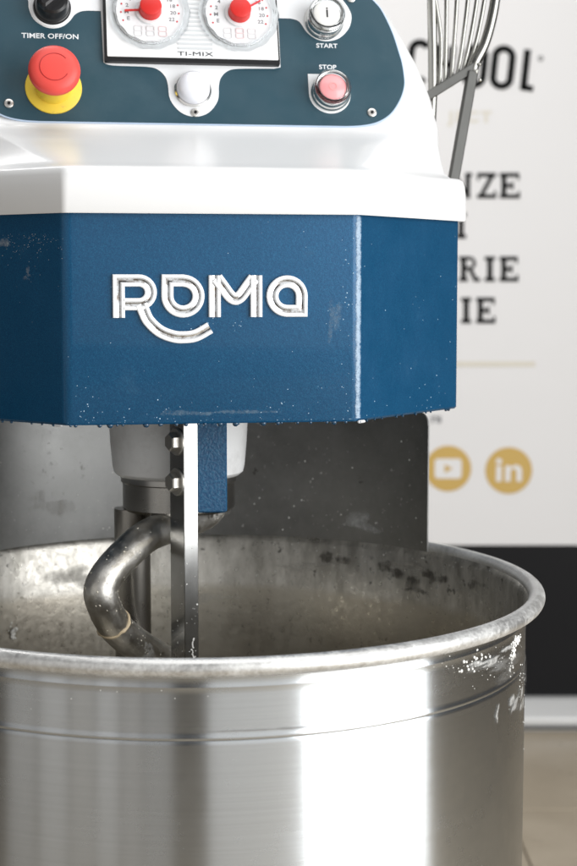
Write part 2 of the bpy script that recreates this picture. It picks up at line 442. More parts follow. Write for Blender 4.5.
# timer selector knob
M = placed('t', -110.8, 96.8)
tk = part_lathe('timer_knob', [(0, .0165), (.0105, .0165), (.0122, .0150), (.0130, .010), (.0136, .0035), (.0144, .0030), (.0147, 0)], BLACKP, M)
bm = bmesh.new(); Mr = Matrix.Rotation(R(42), 4, 'Z'); box(bm, (0, 0, .0195), (.0252, .0078, .009), Mr, .0016); fin(bm, 'grip', BLACKP, tk, 30)
bm = bmesh.new(); box(bm, (.0075, 0, .0243), (.013, .0009, .0004), Mr); fin(bm, 'mark_line', INKG, tk, 0)
part_lathe('ring', [(.0148, .0), (.0168, .0), (.0168, .0010), (.0152, .0016), (.0148, .0)], PWHITE, None, 48, tk)
# indicator
M = placed('i', -.6, 29.0)
ind = part_lathe('indicator_lamp', [(0, .0135), (.0060, .0130), (.0105, .0112), (.0128, .0080), (.0134, .0030), (.0134, .0)], mat('milky_white_lens', (.82, .83, .88), .25, coat=.5), M)
part_lathe('chrome_bezel', [(.0136, .0), (.0150, 0), (.0150, .0018), (.0140, .0030), (.0135, .0030)], CHROME, None, 48, ind)
# start / stop buttons
def push(name, p, q, m, lens, pat=None, label=None):
    M = placed('x', p, q)
    o = part_lathe(name, [(0, lens), (.0095, lens), (.0110, lens-.0009), (.0114, lens-.003), (.0116, .004)], m, M, label=label)
    part_lathe('chrome_bezel', [(.0132, .0), (.0166, 0), (.0168, .0015), (.0158, .0042), (.0152, .0050), (.0152, .0062), (.0147, .0085), (.0141, .0098), (.0132, .0100), (.0128, .0060), (.0128, 0)], CHROME, None, 56, o)
    part_lathe('clear_shroud', [(.0124, .0095), (.0146, .0095), (.0148, lens+.0012), (.0142, lens+.0024), (.0130, lens+.0024), (.0122, lens+.0010), (.0122, .0095)], CLEAR, None, 48, o)
    return o
st = push('start_button', 109.5, 91.6, mat('white_button_cap', (.80, .79, .76), .35), .0155)
bm = bmesh.new(); box(bm, (0, -.0006, .01565), (.0014, .0066, .0003)); box(bm, (0, .0040, .01570), (.0014, .0012, .0003)); fin(bm, 'mark', INKK, st, 0)
sp = push('stop_button', 111.2, 28.6, PINK, .0135)
sp.matrix_local = placed('x', 111.2, 28.6) @ Matrix.Scale(.98, 4)
bm = bmesh.new()
lathe(bm, [(.0026, .01365), (.0026, .01380), (.0034, .01380), (.0034, .01365)], 24); fin(bm, 'mark', mat('pale_pink', (.8, .35, .34), .4), sp, 30)

# display module with two dials
bm = bmesh.new(); prism(bm, roundpoly(mm([(-70.5, 50.3), (70.6, 50.3), (70.6, 137), (-70.5, 137)]), .0015, 3), .0022, .0062)
disp = pp(fin(bm, 'dial_display', BLACKP, MIX, 30))
bm = bmesh.new(); prism(bm, roundpoly(mm([(-68.2, 54.2), (69.3, 54.2), (69.3, 136), (-68.2, 136)]), .0008, 3), .0063, .0071); fin(bm, 'white_face', mat('display_face', (.80, .81, .81), .3), disp, 30)
for i in range(17):
    q = 62.5+i*3.9
    bm = bmesh.new(); hw = .0135 if i > 0 else .010
    dx = abs(q-95)/33; wdt = (36-(33**2-min(33**2, (q-95)**2))**.5)*1.0
    wdt = max(2.5, min(14, wdt+1.2))
    box(bm, (.0021, q/1000, .0074), (2*wdt/1000, .0015, .0006)); fin(bm, 'rib', PALEG, disp, 0)
ptext('TI-MIX', 2, 57.6, .0050, 1.95, -.00002, INKK, .0072, parent=disp, spacing=1.02)
angs = [('E', 202), ('M', 184), ('2', 166), ('4', 148), ('6', 130), ('8', 110), ('10', 90), ('12', 70), ('14', 50), ('16', 32), ('18', 14), ('20', -4), ('22', -22)]
tmesh = {t: text_mesh(t, .0044, 1.15, .00001, .0002) for t, _ in angs}
for m_ in tmesh.values(): m_.materials.append(INKG)
bm = bmesh.new(); lathe(bm, [(0, .0003), (.00075, .0003), (.00075, 0)], 8); dme = bpy.data.meshes.new('dot'); bmesh.ops.recalc_face_normals(bm, faces=bm.faces); bm.to_mesh(dme); bm.free(); dme.materials.append(INKR)
seg = bmesh.new()
for (cx, cy, w, h) in [(0, .0042, .0052, .0007), (0, 0, .0052, .0007), (0, -.0042, .0052, .0007)]: box(seg, (cx, cy, .0002), (w, h, .0003))
for sx_ in (-1, 1):
    for sy_ in (-1, 1): box(seg, (sx_*.0031, sy_*.0021, .00022), (.0007, .0034, .0003))
sme = bpy.data.meshes.new('digit'); bmesh.ops.recalc_face_normals(seg, faces=seg.faces); seg.to_mesh(sme); seg.free()
sme2 = sme.copy(); sme.materials.append(PALER); sme2.materials.append(mat('pale_grey_segment', (.74, .72, .72), .4))
for di, (cx, ang) in enumerate([(-33.4, 184), (38.6, 31)]):
    cy = 93.2
    bm = bmesh.new(); lathe(bm, [(0, .0015), (.0270, .0015), (.0276, .0009), (.0276, 0)], 72)
    dial = fin(bm, 'dial', PWHITE, MIX, 30); dial.matrix_local = PM @ Matrix.Translation((cx/1000, cy/1000, .0074))
    # scalloped clear rim
    bm = bmesh.new(); n = 120
    rg = []
    for (r, h) in [(.0272, 0), (.0278, .0046), (.0292, .0052), (.0318, .0030), (.0326, 0)]:
        rg.append([Vector(((r+.0005*cos(14*2*pi*i/n))*cos(2*pi*i/n), (r+.0005*cos(14*2*pi*i/n))*sin(2*pi*i/n), h)) for i in range(n)])
    loft(bm, rg, False, False); fin(bm, 'clear_rim', CLEAR, dial, 40)
    for t, a in angs:
        link('numeral', tmesh[t], None, dial, loc=(.0187*cos(R(a)), .0187*sin(R(a)), .0017))
        if t != '10': link('dot', dme, None, dial, loc=(.0232*cos(R(a)), .0232*sin(R(a)), .0016))
    for j in range(3): link('digit', sme if (j == 2) != (di == 1 and j != 0) and not (di == 1 and j == 2) else sme2, None, dial, loc=((-.0098+j*.0098), -.0175, .0016))
    bm = bmesh.new(); lathe(bm, [(0, .0125), (.0072, .0125), (.0084, .0120), (.0088, .0110), (.0088, .0050), (.0092, .0035)], 40); kn = fin(bm, 'knob', REDK, dial, 40)
    bm = bmesh.new(); lathe(bm, [(0, .0033), (.0112, .0033), (.0118, .0026), (.0120, .0016)], 40); fin(bm, 'skirt', PWHITE, dial, 40)
    bm = bmesh.new(); Mr = Matrix.Rotation(R(ang), 4, 'Z'); box(bm, (.0142, 0, .0042), (.0125, .0014, .0012), Mr); fin(bm, 'pointer', INKR if di else REDK, dial, 0)
for o in [c for c in disp.children]: pass

# ---- raised letters on the head cover (front face y = VF)
def sweep(bm, P, w, h, closed, prof=None):
    """ribbon of width w following 2D points P (x, z on the face), with raised edges and a sunk groove"""
    prof = prof or [(-.5, 0, 0), (-.5, .78, 0), (-.44, 1, 0), (-.24, 1, 0), (-.15, .45, 1), (0, .3, 1), (.15, .45, 1), (.24, 1, 0), (.44, 1, 0), (.5, .78, 0), (.5, 0, 0)]
    P = [Vector(p) for p in P]; n = len(P); rows = []
    for i in range(n):
        if closed or 0 < i < n-1:
            a = (P[i]-P[i-1]).normalized(); b = (P[(i+1) % n]-P[i]).normalized()
        else:
            a = b = ((P[1]-P[0]) if i == 0 else (P[-1]-P[-2])).normalized()
        na = Vector((-a.y, a.x)); nb = Vector((-b.y, b.x)); m = (na+nb).normalized(); k = 1/max(.45, m.dot(na))
        rows.append([bm.verts.new((P[i].x+m.x*k*w*o, VF-.0002-h*y, P[i].y+m.y*k*w*o)) for o, y, _ in prof])
    for i in range(n if closed else n-1):
        a, b = rows[i], rows[(i+1) % n]
        for j in range(len(prof)-1):
            f = bm.faces.new([a[j], a[j+1], b[j+1], b[j]]); f.material_index = 1 if prof[j][2] and prof[j+1][2] else 0
    if not closed: bm.faces.new(rows[0]); bm.faces.new(rows[-1][::-1])
KU, KZ = .000735, .000725
def l1(L): return [(-.0739+(x-40)/5.245*KU, 1.0359-(y-50)/5.245*KZ) for x, y in L]
def l2(L): return [(-.0739+(195+x/4.808-112.6)*KU, 1.0359-(265+y/4.808-274.5)*KZ) for x, y in L]
def sm(L, sub=8):
    return [(p.x, p.y) for p in spline([(x, y, 0) for x, y in L], sub)]
SW, SH = .0088, .0022
def letter(strokes, h=SH, ch=''):
    bm = bmesh.new()
    for k, (P, closed) in enumerate(strokes): sweep(bm, P, SW, h+.00013*k, closed)
    return fin(bm, 'raised_letter', [LETT, GROOVE], head, 25)
letter([(l1([(71, 276), (71, 81), (175, 81)] + arc(175, 143, 62, -80, 90, 12) + [(95, 205)]), False),
        (l1(sm([(188, 205), (200, 240), (225, 292), (280, 345), (345, 373), (400, 380), (470, 371), (545, 330)])), False)])
letter([(l1([(324, 81), (404, 81)] + arc(404, 163, 81, -85, 180, 26) + [(323, 150)]), True)])
letter([(l2([(90, 251), (90, 49)]), False), (l2(sm([(100, 62), (128, 100), (158, 142), (175, 158), (190, 163), (205, 158), (222, 142), (252, 100), (280, 62)], 6)), False), (l2([(291, 49), (291, 251)]), False)])
letter([(l2([(512, 222), (441, 222)] + arc(441, 150, 71.5, 95, 360, 26) + [(512.5, 165)]), True)])

# droplets and specks on the blue cover
bm = bmesh.new()
for i in range(80):                                   # fine specks, denser towards the lower edge
    u = random.uniform(-.107, .107); z = .9285+.15*random.random()**(5 if i % 3 else 1.6)
    blob(bm, (u, VF, z), (0, -1, 0), random.uniform(.00015, .0004), .6)
for cx, cz, n, s_ in [(-.092, .935, 14, .008), (.045, .938, 10, .010), (-.010, 1.0, 7, .010), (.014, .998, 6, .004), (-.04, .936, 10, .012), (.102, .99, 40, .035)]:
    for k in range(n):
        u = cx+random.gauss(0, s_*(1 if cx < .1 else .12)); z = cz+random.gauss(0, s_*.5 if cx < .1 else .05)
        if abs(u) < .105 and .929 < z < 1.075: blob(bm, (u, VF, z), (0, -1, 0), random.uniform(.0002, .0006), .6)
nch = Vector((.718, -.696, 0))
for i in range(40):
    t = random.random(); z = .93+.14*random.random()**2
    blob(bm, (A+(WD-A)*t, VF+(VS-VF)*t, z), nch, random.uniform(.0002, .0005), .5)
fin(bm, 'dried_speck', mat('pale_blue_speck', (.45, .62, .75), .4), head, 60, kind='stuff')
bm = bmesh.new()
for i in range(27):                                    # drops hanging under the lower edge
    u = -.108+.216*(i+random.uniform(-.4, 1.3))/27; r = random.choice([.0010, .0014, .0018, .0024])
    lathe(bm, [(0, .9270), (r, .9268), (r*1.02, .9262), (r*.8, .9262-r*.55), (r*.35, .9262-r*.85), (0, .9262-r*.9)], 10, (u, VF+.0012))
for i in range(10):
    t = (i+random.random())/10; r = random.choice([.0009, .0013]); u = A+(WD-A)*t; v = VF+(VS-VF)*t
    lathe(bm, [(0, .9270), (r, .9268), (r*.8, .9262-r*.55), (0, .9262-r*.9)], 10, (u-.0008, v+.0009)); 
    u = -u; lathe(bm, [(0, .9270), (r, .9268), (r*.8, .9262-r*.55), (0, .9262-r*.9)], 10, (u+.0008, v+.0009))
fin(bm, 'water_drop', DARKDROP, head, 60, kind='stuff')
# two white edge clips under the seams
for (u, v) in [(.1095, -.0985), (-.116, -.0925)]:
    bm = bmesh.new(); an = pi/4.1 if u > 0 else -pi/4.1
    box(bm, (0, 0, 0), (.0085, .0022, .0022), Matrix.Rotation(an, 4, 'Z'), .0006)
    fin(bm, 'edge_clip', PWHITE, head, 30, loc=(u+.002, v+.001, .9262))
# flour smudge on the left chamfer
bm = bmesh.new(); nl = Vector((-.718, -.696, 0))
for i in range(120):
    t = abs(random.gauss(.22, .10)); z = 1.066-abs(random.gauss(0, .010))-(.04*random.random() if i % 6 == 0 else 0)
    if t < .8: blob(bm, (-A-(WD-A)*t, VF+(VS-VF)*t, z), nl, random.uniform(.0001, .00026), .4)
fin(bm, 'flour_smudge', FLOUR, head, 60, kind='stuff')

# ---- column and base (behind and below, out of frame)
bm = bmesh.new(); loft(bm, [[Vector((x, y, z)) for x, y in roundpoly([(-.19, .30), (.19, .30), (.19, .555), (-.19, .555)], .02, 4)] for z in (.05, .945)]); fin(bm, 'rear_column', WHITE, MIX, 30)
bm = bmesh.new(); loft(bm, [[Vector((x, y, z)) for x, y in roundpoly([(-.24, -.20), (.24, -.20), (.24, .56), (-.24, .56)], .05, 5)] for z in (.05, .40)]); fin(bm, 'base_cabinet', BLUE, MIX, 30)
for (x, y) in [(-.2, -.14), (.2, -.14), (-.2, .5), (.2, .5)]:
    bm = bmesh.new(); lathe(bm, [(0, 0), (.025, 0), (.028, .006), (.02, .02), (.012, .022), (.012, .051)], 20, (x, y)); fin(bm, 'foot', BLACKP, MIX, 40)

# soft smears: thin sheets lying on a surface whose alpha is broken up by noise and a fading outline
def film_mat(name, col, rough, scale, stretch=(1, 1, 1), amax=.8, metal=0.0, lo=.42, hi=.68):
    m = mat(name, col, rough, metal); k = NT(m)
    at = k.n.new('ShaderNodeAttribute'); at.attribute_name = 'fade'
    n1 = k.noise(scale, 6, rough=.75, mscale=stretch); n2 = k.noise(scale*.22, 3)
    v = k.math('ADD', k.math('MULTIPLY', n1, .65), k.math('MULTIPLY', n2, .45))
    v = k.math('ADD', v, k.math('MULTIPLY', k.math('SUBTRACT', at.outputs['Fac'], 1.0), .75))
    k.set('Alpha', k.ramp(v, [(lo, 0), (hi, amax)])); return m
def smear(fn, m, parent, n=18, name='dried_smear', edge=1.0):
    """fn(s, t) with s, t in -1..1 gives the point on the surface"""
    me = bpy.data.meshes.new(name); vs = []; fs = []; fade = []
    ph = [random.random()*6 for _ in range(4)]
    for i in range(n+1):
        for j in range(n+1):
            a, b = -1+2*i/n, -1+2*j/n; vs.append(tuple(fn(a, b))); an = math.atan2(b, a)
            lim = .80+.14*sin(2*an+ph[0])+.10*sin(3*an+ph[1])+.06*sin(5*an+ph[2])
            fade.append(max(0.0, min(1.0, (lim-math.hypot(a, b))*1.5+.1)) if max(abs(a), abs(b)) < .999 else 0.0)
    for i in range(n):
        for j in range(n): k = i*(n+1)+j; fs.append((k, k+1, k+n+2, k+n+1))
    me.from_pydata(vs, [], fs); at = me.attributes.new('fade', 'FLOAT', 'POINT'); at.data.foreach_set('value', fade)
    me.shade_smooth(); return link(name, me, m, parent)
FILM_W = film_mat('flour_film', (.70, .70, .68), .7, 220, amax=.8, lo=.38, hi=.74)
FILM_F = film_mat('fine_flour_dust', (.62, .66, .68), .8, 380, amax=.55)
FILM_H = film_mat('wiped_flour_film', (.60, .60, .585), .6, 60, (1, 1, 9), amax=.3)
FILM_D = film_mat('dark_wet_drips', (.10, .092, .078), .35, 300, (1, 1, .22), amax=.65, lo=.42, hi=.58)
FILM_L = film_mat('pale_dough_film', (.52, .50, .45), .5, 40, (1, 1, .4), amax=.6)
FILM_S = film_mat('grey_grease_film', (.20, .195, .185), .45, 30, (1, 1, 5), amax=.5)

# ---- spindle housing, collar, shaft, hook
def mlathe(name, prof, m, c, n=64, sm_=35, parent=MIX):
    bm = bmesh.new(); lathe(bm, prof, n, c); return fin(bm, name, m, parent, sm_)
mlathe('spindle_housing', [(0, .9375), (.0585, .9375), (.0565, .90), (.0548, .880), (.0535, .8745), (.0500, .8715), (.040, .8705), (0, .8705)], HOUSE, (-.0115, .05))
mlathe('spindle_collar', [(0, .8715), (.0475, .8715), (.0480, .8695), (.0480, .8665), (.0465, .8655), (.0465, .8450), (.0440, .8425), (0, .8420)], m_steel('dark_wet_steel', (.36, .35, .33), .28, 0, dirt=.3), (-.0115, .05))
mlathe('mixer_shaft', [(0, .8435), (.0150, .8435), (.0152, .60), (.0140, .52), (0, .515)], m_steel('dark_shaft_steel', (.30, .285, .26), .28, 0, line=(200, 200, 6), dirt=.5), (-.0500, .055))
bm = bmesh.new()
hp = spline([(.024, .072, .846), (.0165, .068, .8355), (-.0023, .05, .8315), (-.0399, .0, .8295), (-.0655, -.030, .8150), (-.0808, -.046, .7985), (-.0800, -.046, .7835), (-.0680, -.032, .7600), (-.0460, -.002, .7370), (-.0167, .035, .7120), (.030, .060, .680), (.075, .050, .650), (.10, .0, .620), (.08, -.06, .59), (.0, -.09, .56)], 9)
rr_ = [.0090+.0042*min(1, i/22) for i in range(len(hp))]
tube(bm, hp, rr_, 24)
hook = fin(bm, 'dough_hook', HOOK, MIX, 60)
# dough ring and wet smears stuck on the hook
def ring_on(i, m, r=.0012, a0=0, a1=360, off=.0132, name='dough_ring', k=None):
    p = hp[i]; t = (hp[i+1]-hp[i-1]).normalized(); up = t.orthogonal().normalized(); s = t.cross(up)
    bm = bmesh.new(); pts = []
    for a in range(a0, a1+1, 12):
        q = R(a); j = random.uniform(-.0004, .0004); pts.append(p+t*j*2+(up*cos(q)+s*sin(q))*(off+j*.3))
    tube(bm, pts, [r*random.uniform(.7, 1.25) for _ in pts], 7, a1-a0 < 359)
    return fin(bm, name, m, hook, 60)
ring_on(61, DOUGH, .0013)
bm = bmesh.new()
for i in range(230):
    k = int(random.triangular(4, 88, 14 if i % 2 else 70)); k = max(2, min(len(hp)-3, k)); p = hp[k]; t = (hp[k+1]-hp[k-1]).normalized(); up = t.orthogonal().normalized(); s = t.cross(up)
    q = random.uniform(0, 2*pi); nn = up*cos(q)+s*sin(q)
    blob(bm, p+nn*rr_[k]*.99+t*random.uniform(-.002, .002), nn, random.uniform(.0003, .0008 if k < 30 else .0011), .35)
for i in range(420):                                   # frothy spatter near the collar and thin foam low on the sweep
    k = int(random.triangular(2, 30, 8)) if i % 3 else int(random.triangular(60, 86, 74)); p = hp[k]; t = (hp[k+1]-hp[k-1]).normalized(); up = t.orthogonal().normalized(); s = t.cross(up)
    q = random.uniform(0, 2*pi); nn = up*cos(q)+s*sin(q); blob(bm, p+nn*rr_[k]*.99+t*random.uniform(-.003, .003), nn, random.uniform(.0002, .0006), .4)
fin(bm, 'dough_spatter', mat('doughy_froth', (.66, .62, .52), .4), hook, 60, kind='stuff')
def hsm(k0, k1, q0, q1, m, off):
    def fn(a, b):
        f = k0+(k1-k0)*(a+1)/2; k = max(1, min(len(hp)-2, int(f))); p = hp[k].lerp(hp[k+1], f-int(f)); t = (hp[k+1]-hp[k-1]).normalized(); up = (Vector((0, -1, 0))-t*(-t.y)).normalized(); s = t.cross(up)
        q = q0+(q1-q0)*(b+1)/2; return p+(up*cos(q)+s*sin(q))*(rr_[k]+off)
    return smear(fn, m, hook, 20, 'wet_dough_film')
hsm(0, 24, -1.2, 1.4, film_mat('black_wet_grime', (.05, .045, .035), .25, 240, amax=.75, lo=.50, hi=.58), .0003)
hsm(58, 84, -1.3, 1.3, film_mat('white_foam_film', (.66, .66, .64), .5, 160, amax=.7, lo=.45, hi=.66), .0003)
hsm(18, 60, -1.4, 1.4, film_mat('brown_dough_film', (.60, .54, .43), .45, 60, amax=.5), .0003)

# ---- breaker bar, bracket, bolts
bu, bv = -.0155, -.03; rot = R(25)
bm = bmesh.new(); Mr = Matrix.Translation((bu, bv, 0)) @ Matrix.Rotation(rot, 4, 'Z')
box(bm, (0, 0, .73), (.0128, .0215, .412), Mr, .0005)
bar = fin(bm, 'breaker_bar', BARM, MIX, 30)
bm = bmesh.new()
for i in range(60):
    fc = random.choice([0, 1]); o_ = random.uniform(-.0068, .0068); z = random.triangular(.68, .86, .72)
    p = Vector((o_*.8, -.01075, z)) if fc == 0 else Vector((-.0064, o_*1.3, z)); nn = Vector((0, -1, 0)) if fc == 0 else Vector((-1, 0, 0))
    blob(bm, Mr @ p, (Mr.to_3x3() @ nn), random.uniform(.0002, .0007)*(1.6 if random.random() < .15 else 1), .4)
for i in range(14): blob(bm, Mr @ Vector((.001+random.gauss(0, .0007), -.01075, .752-i*.0012)), Mr.to_3x3() @ Vector((0, -1, 0)), .0009, .4)
fin(bm, 'flour_speck', FLOUR, bar, 60, kind='stuff')
BOLTM = m_steel('dull_bolt_steel', (.55, .53, .49), .42, 0, line=(300, 300, 300), dirt=.4)
# bolts with washers through the left face
for z in (.9070, .8755):
    Mb = Mr @ Matrix.Translation((-.0064, -.001, z)) @ Matrix.Rotation(-pi/2, 4, 'Y')
    bm = bmesh.new(); lathe(bm, [(0, .0078), (.0064, .0078), (.0074, .0068), (.0075, .0020), (.0075, .0017)], 6); bo = fin(bm, 'bolt', BOLTM, bar, 20); bo.matrix_local = Mb
    bm = bmesh.new(); lathe(bm, [(0, .0020), (.0103, .0020), (.0108, .0013), (.0108, .0001)], 32); w = fin(bm, 'washer', BOLTM, bar, 30); w.matrix_local = Mb
bm = bmesh.new(); box(bm, (.0058, -.022, .8935), (.0238, .030, .0850), Matrix(), .0012); fin(bm, 'support_bracket', BRK, MIX, 30)

# ---- bowl
bm = bmesh.new()
RW = .2605
prof = [(0, .450), (.19, .450), (.225, .456), (.247, .470), (.2565, .497), (RW, .54), (RW, .66), (RW, .7260), (RW, .7286), (RW-.0004, .7292), (RW+.0002, .7300), (RW+.0005, .7310), (RW+.0003, .7322), (RW, .7328), (RW, .7350), (RW, .7600), (RW, .7640), (RW+.00025, .7646), (RW+.00025, .7652), (RW, .7658), (RW, .7680), (RW, .772), (RW+.002, .7755)]
lathe(bm, prof, 160)
bowl = fin(bm, 'bowl', OUTER, MIX, 50)
bm = bmesh.new()
lathe(bm, [(0, .453), (.19, .453), (.225, .460), (.246, .476), (.2545, .50), (.2580, .55), (.2588, .66), (.2590, .774), (.2625, .7800)], 160)
fin(bm, 'bowl_lining', INNER, bowl, 50)
bm = bmesh.new()                                     # rolled rim: one closed tube
RC, RZ, RT = .2687, .7800, .0066
lathe(bm, [(RC+RT*1.0*cos(R(a)), RZ+RT*sin(R(a))*.98) for a in range(200, -161, -12)], 192)
fin(bm, 'rim', RIM, bowl, 60)
# flour crust and splashes on the outside near the right
bm = bmesh.new()
def on_bowl(px_az, z): return Vector((RW*sin(px_az), -RW*cos(px_az), z)), Vector((sin(px_az), -cos(px_az), 0))
def splash(az, z, n, sa, sz, r0, r1, slope=0):
    for _ in range(n):
        da = random.gauss(0, sa); p, nn = on_bowl(az+da, z+random.gauss(0, sz)+slope*da); blob(bm, p, nn, random.uniform(r0, r1)*.8, .45, 7)
splash(1.02, .7585, 40, .026, .0018, .0004, .0016, .02)
splash(1.05, .7570, 16, .014, .0018, .0010, .0024)
splash(.99, .7480, 22, .012, .0038, .0007, .0021)
splash(.97, .7420, 12, .012, .0028, .0006, .0016)
splash(.72, .7565, 24, .045, .0030, .0005, .0018, .02)
splash(.92, .7480, 30, .12, .0080, .0002, .0006)
splash(1.10, .7200, 20, .06, .010, .0003, .0009)
splash(.55, .7600, 30, .10, .0040, .0002, .0009)
splash(-.1, .7600, 20, .5, .0060, .0002, .0006)
splash(1.25, .700, 14, .1, .02, .0004, .0010)
fin(bm, 'flour_crust', FLOUR, bowl, 60, kind='stuff')
NOUT = [0]
def out(az, z, da, dz, m, off=.00035, sl=0, name='dried_smear', n=18):
    NOUT[0] += 1; off = .00025+.00011*NOUT[0]
    return smear(lambda a, b: ((RW+off)*sin(az+da*a), -(RW+off)*cos(az+da*a), z+dz*b+sl*a), m, bowl, n, name)
out(.97, .7575, .20, .0055, FILM_W, sl=.0035); 
out(.74, .7560, .16, .0060, FILM_W, .00040, sl=.002); out(1.00, .7120, .13, .017, FILM_W, .00035, sl=.006)
out(.86, .7130, .035, .013, FILM_W, .00045)
out(.85, .7500, .45, .010, FILM_H, .00055)
out(.95, .742, .40, .020, FILM_S, .00020); out(.20, .7350, .8, .004, FILM_S, .0006)
out(1.22, .72, .26, .050, FILM_S, .00025); out(1.10, .7080, .12, .020, FILM_W, .0005); out(.82, .7540, .22, .006, FILM_W, .0005, sl=.002)
def inn(az, z, da, dz, m, off=.0004, name='dried_smear'):
    NOUT[0] += 1; r = .2588-.0002-.00006*NOUT[0]; return smear(lambda a, b: (r*sin(az+da*a), r*cos(az+da*a), z+dz*b), m, bowl, 18, name)
for az, z, da, dz in [(.62, .762, .16, .018), (.86, .758, .16, .022), (1.08, .757, .15, .020), (1.32, .762, .14, .016), (.98, .745, .2, .016)]: inn(az, z, da, dz, FILM_D, .0004+.0001*random.random(), 'wet_drips')
for az, z, da, dz in [(.95, .764, .22, .014), (.5, .752, .3, .012), (-.35, .745, .35, .03), (1.25, .755, .2, .02), (.1, .72, .4, .02), (-.75, .75, .25, .025)]: inn(az, z, da, dz, FILM_L, .0007+.0001*random.random())
def onhead(u0, v0, u1, v1, z0, z1, m, off=.0004, name='flour_smudge', n=18):
    d = Vector((u1-u0, v1-v0, 0)).normalized(); nn = Vector((d.y, -d.x, 0))*off
    return smear(lambda a, b: (u0+(u1-u0)*(a+1)/2+nn.x, v0+(v1-v0)*(a+1)/2+nn.y, z0+(z1-z0)*(b+1)/2), m, head, n, name)
def lc(t): return (-A-(WD-A)*t, VF+(VS-VF)*t)
FP = film_mat('flour_patch', (.55, .58, .60), .8, 420, amax=.5, lo=.46, hi=.75)
onhead(*lc(.60), *lc(.26), 1.042, 1.078, FP, .0006); onhead(*lc(.34), *lc(.14), 1.022, 1.050, FP, .0005)
FAINT = film_mat('faint_flour_haze', (.30, .40, .48), .7, 520, amax=.30)
onhead(.078, VF, .100, VF, .95, 1.06, FAINT, .0004); onhead(-.100, VF, .09, VF, .9275, .942, FAINT, .0004)
# pale strip that paints the bright edge highlight along the right fold
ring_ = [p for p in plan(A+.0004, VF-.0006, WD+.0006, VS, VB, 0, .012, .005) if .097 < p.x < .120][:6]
SEAM_HIGHLIGHT = film_mat('painted_seam_highlight', (.50, .64, .78), .4, 700, amax=.62)
def seam_highlight_strip(sg, m):
    me = bpy.data.meshes.new('seam_highlight'); vs = []; fs = []; fd = []; nz_ = 30; L = len(ring_)
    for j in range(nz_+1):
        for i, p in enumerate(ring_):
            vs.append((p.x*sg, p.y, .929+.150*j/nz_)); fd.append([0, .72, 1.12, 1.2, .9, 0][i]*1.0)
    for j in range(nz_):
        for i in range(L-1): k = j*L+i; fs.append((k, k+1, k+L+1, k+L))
    me.from_pydata(vs, [], fs); at = me.attributes.new('fade', 'FLOAT', 'POINT'); at.data.foreach_set('value', fd); me.shade_smooth(); link('seam_highlight', me, m, head)
seam_highlight_strip(1, SEAM_HIGHLIGHT)
random.seed(21)
# specks inside the bowl
bm = bmesh.new()
for i in range(200):
    az = random.uniform(-1.35, 1.45); z = .778-.06*random.random()**1.3
    nn = Vector((-sin(az), -cos(az), 0)); blob(bm, (.2588*sin(az), .2588*cos(az), z), nn, random.uniform(.0002, .0007), .4)
fin(bm, 'dough_speck', FLOUR, bowl, 60, kind='stuff')
bm = bmesh.new()
for i in range(40): blob(bm, Vector((-.150+random.gauss(0, .005), .02+random.gauss(0, .01), .7650)) if False else (.2588*sin(-.62+random.gauss(0, .012)), .2588*cos(-.62+random.gauss(0, .012)), .700+random.gauss(0, .003)), (.58, -.81, 0), random.uniform(.0008, .002), .5)
fin(bm, 'flour_lump', FLOUR, bowl, 60, kind='stuff')

# ---- splash guard: curved sheet hanging into the rear of the bowl
bm = bmesh.new(); GR = .250; n = 80; a1 = R(61.4)
def gtop(t): # rounded top corners
    d = (1-abs(t))*a1*GR; rc = .012
    return .9075 - (rc-(rc*rc-(rc-d)**2)**.5 if d < rc else 0)
ts = [-1+2*i/n for i in range(n+1)]; ts = sorted(set(ts+[s_*(1-k*.004) for s_ in (-1, 1) for k in range(1, 9)]))
rows = []
for t in ts:
    a = t*a1; rows.append([bm.verts.new((r*sin(a), r*cos(a), z)) for r, z in ((GR, .7815), (GR, gtop(t)), (GR+.0015, gtop(t)), (GR+.0015, .7815))])
for a, b in zip(rows, rows[1:]):
    for j in range(4): bm.faces.new([a[j], a[(j+1) % 4], b[(j+1) % 4], b[j]])
bm.faces.new(rows[0]); bm.faces.new(rows[-1][::-1])
guard = fin(bm, 'splash_guard', GUARD, MIX, 40)
bm = bmesh.new()
for i in range(170):
    a = random.uniform(-.9, a1*.98); z = random.triangular(.784, .905, .79)
    blob(bm, (GR*sin(a), GR*cos(a), z), (-sin(a), -cos(a), 0), random.choice([.0002, .0003, .0003, .0005, .0009]), .4)
fin(bm, 'flour_speck', FLOUR, guard, 60, kind='stuff')

def ing(az, z, da, dz, m, off=.0005): return smear(lambda a, b: ((GR-off)*sin(az+da*a), (GR-off)*cos(az+da*a), z+dz*b), m, guard, 18)
ing(-.5, .82, .3, .035, FILM_L); ing(.75, .80, .3, .018, FILM_W); ing(.1, .80, .3, .015, FILM_L)
for o in (bowl, guard):
    o.matrix_local = Matrix.Translation((0, 0, .7858)) @ Matrix.Rotation(R(.45), 4, 'X') @ Matrix.Translation((0, 0, -.78))

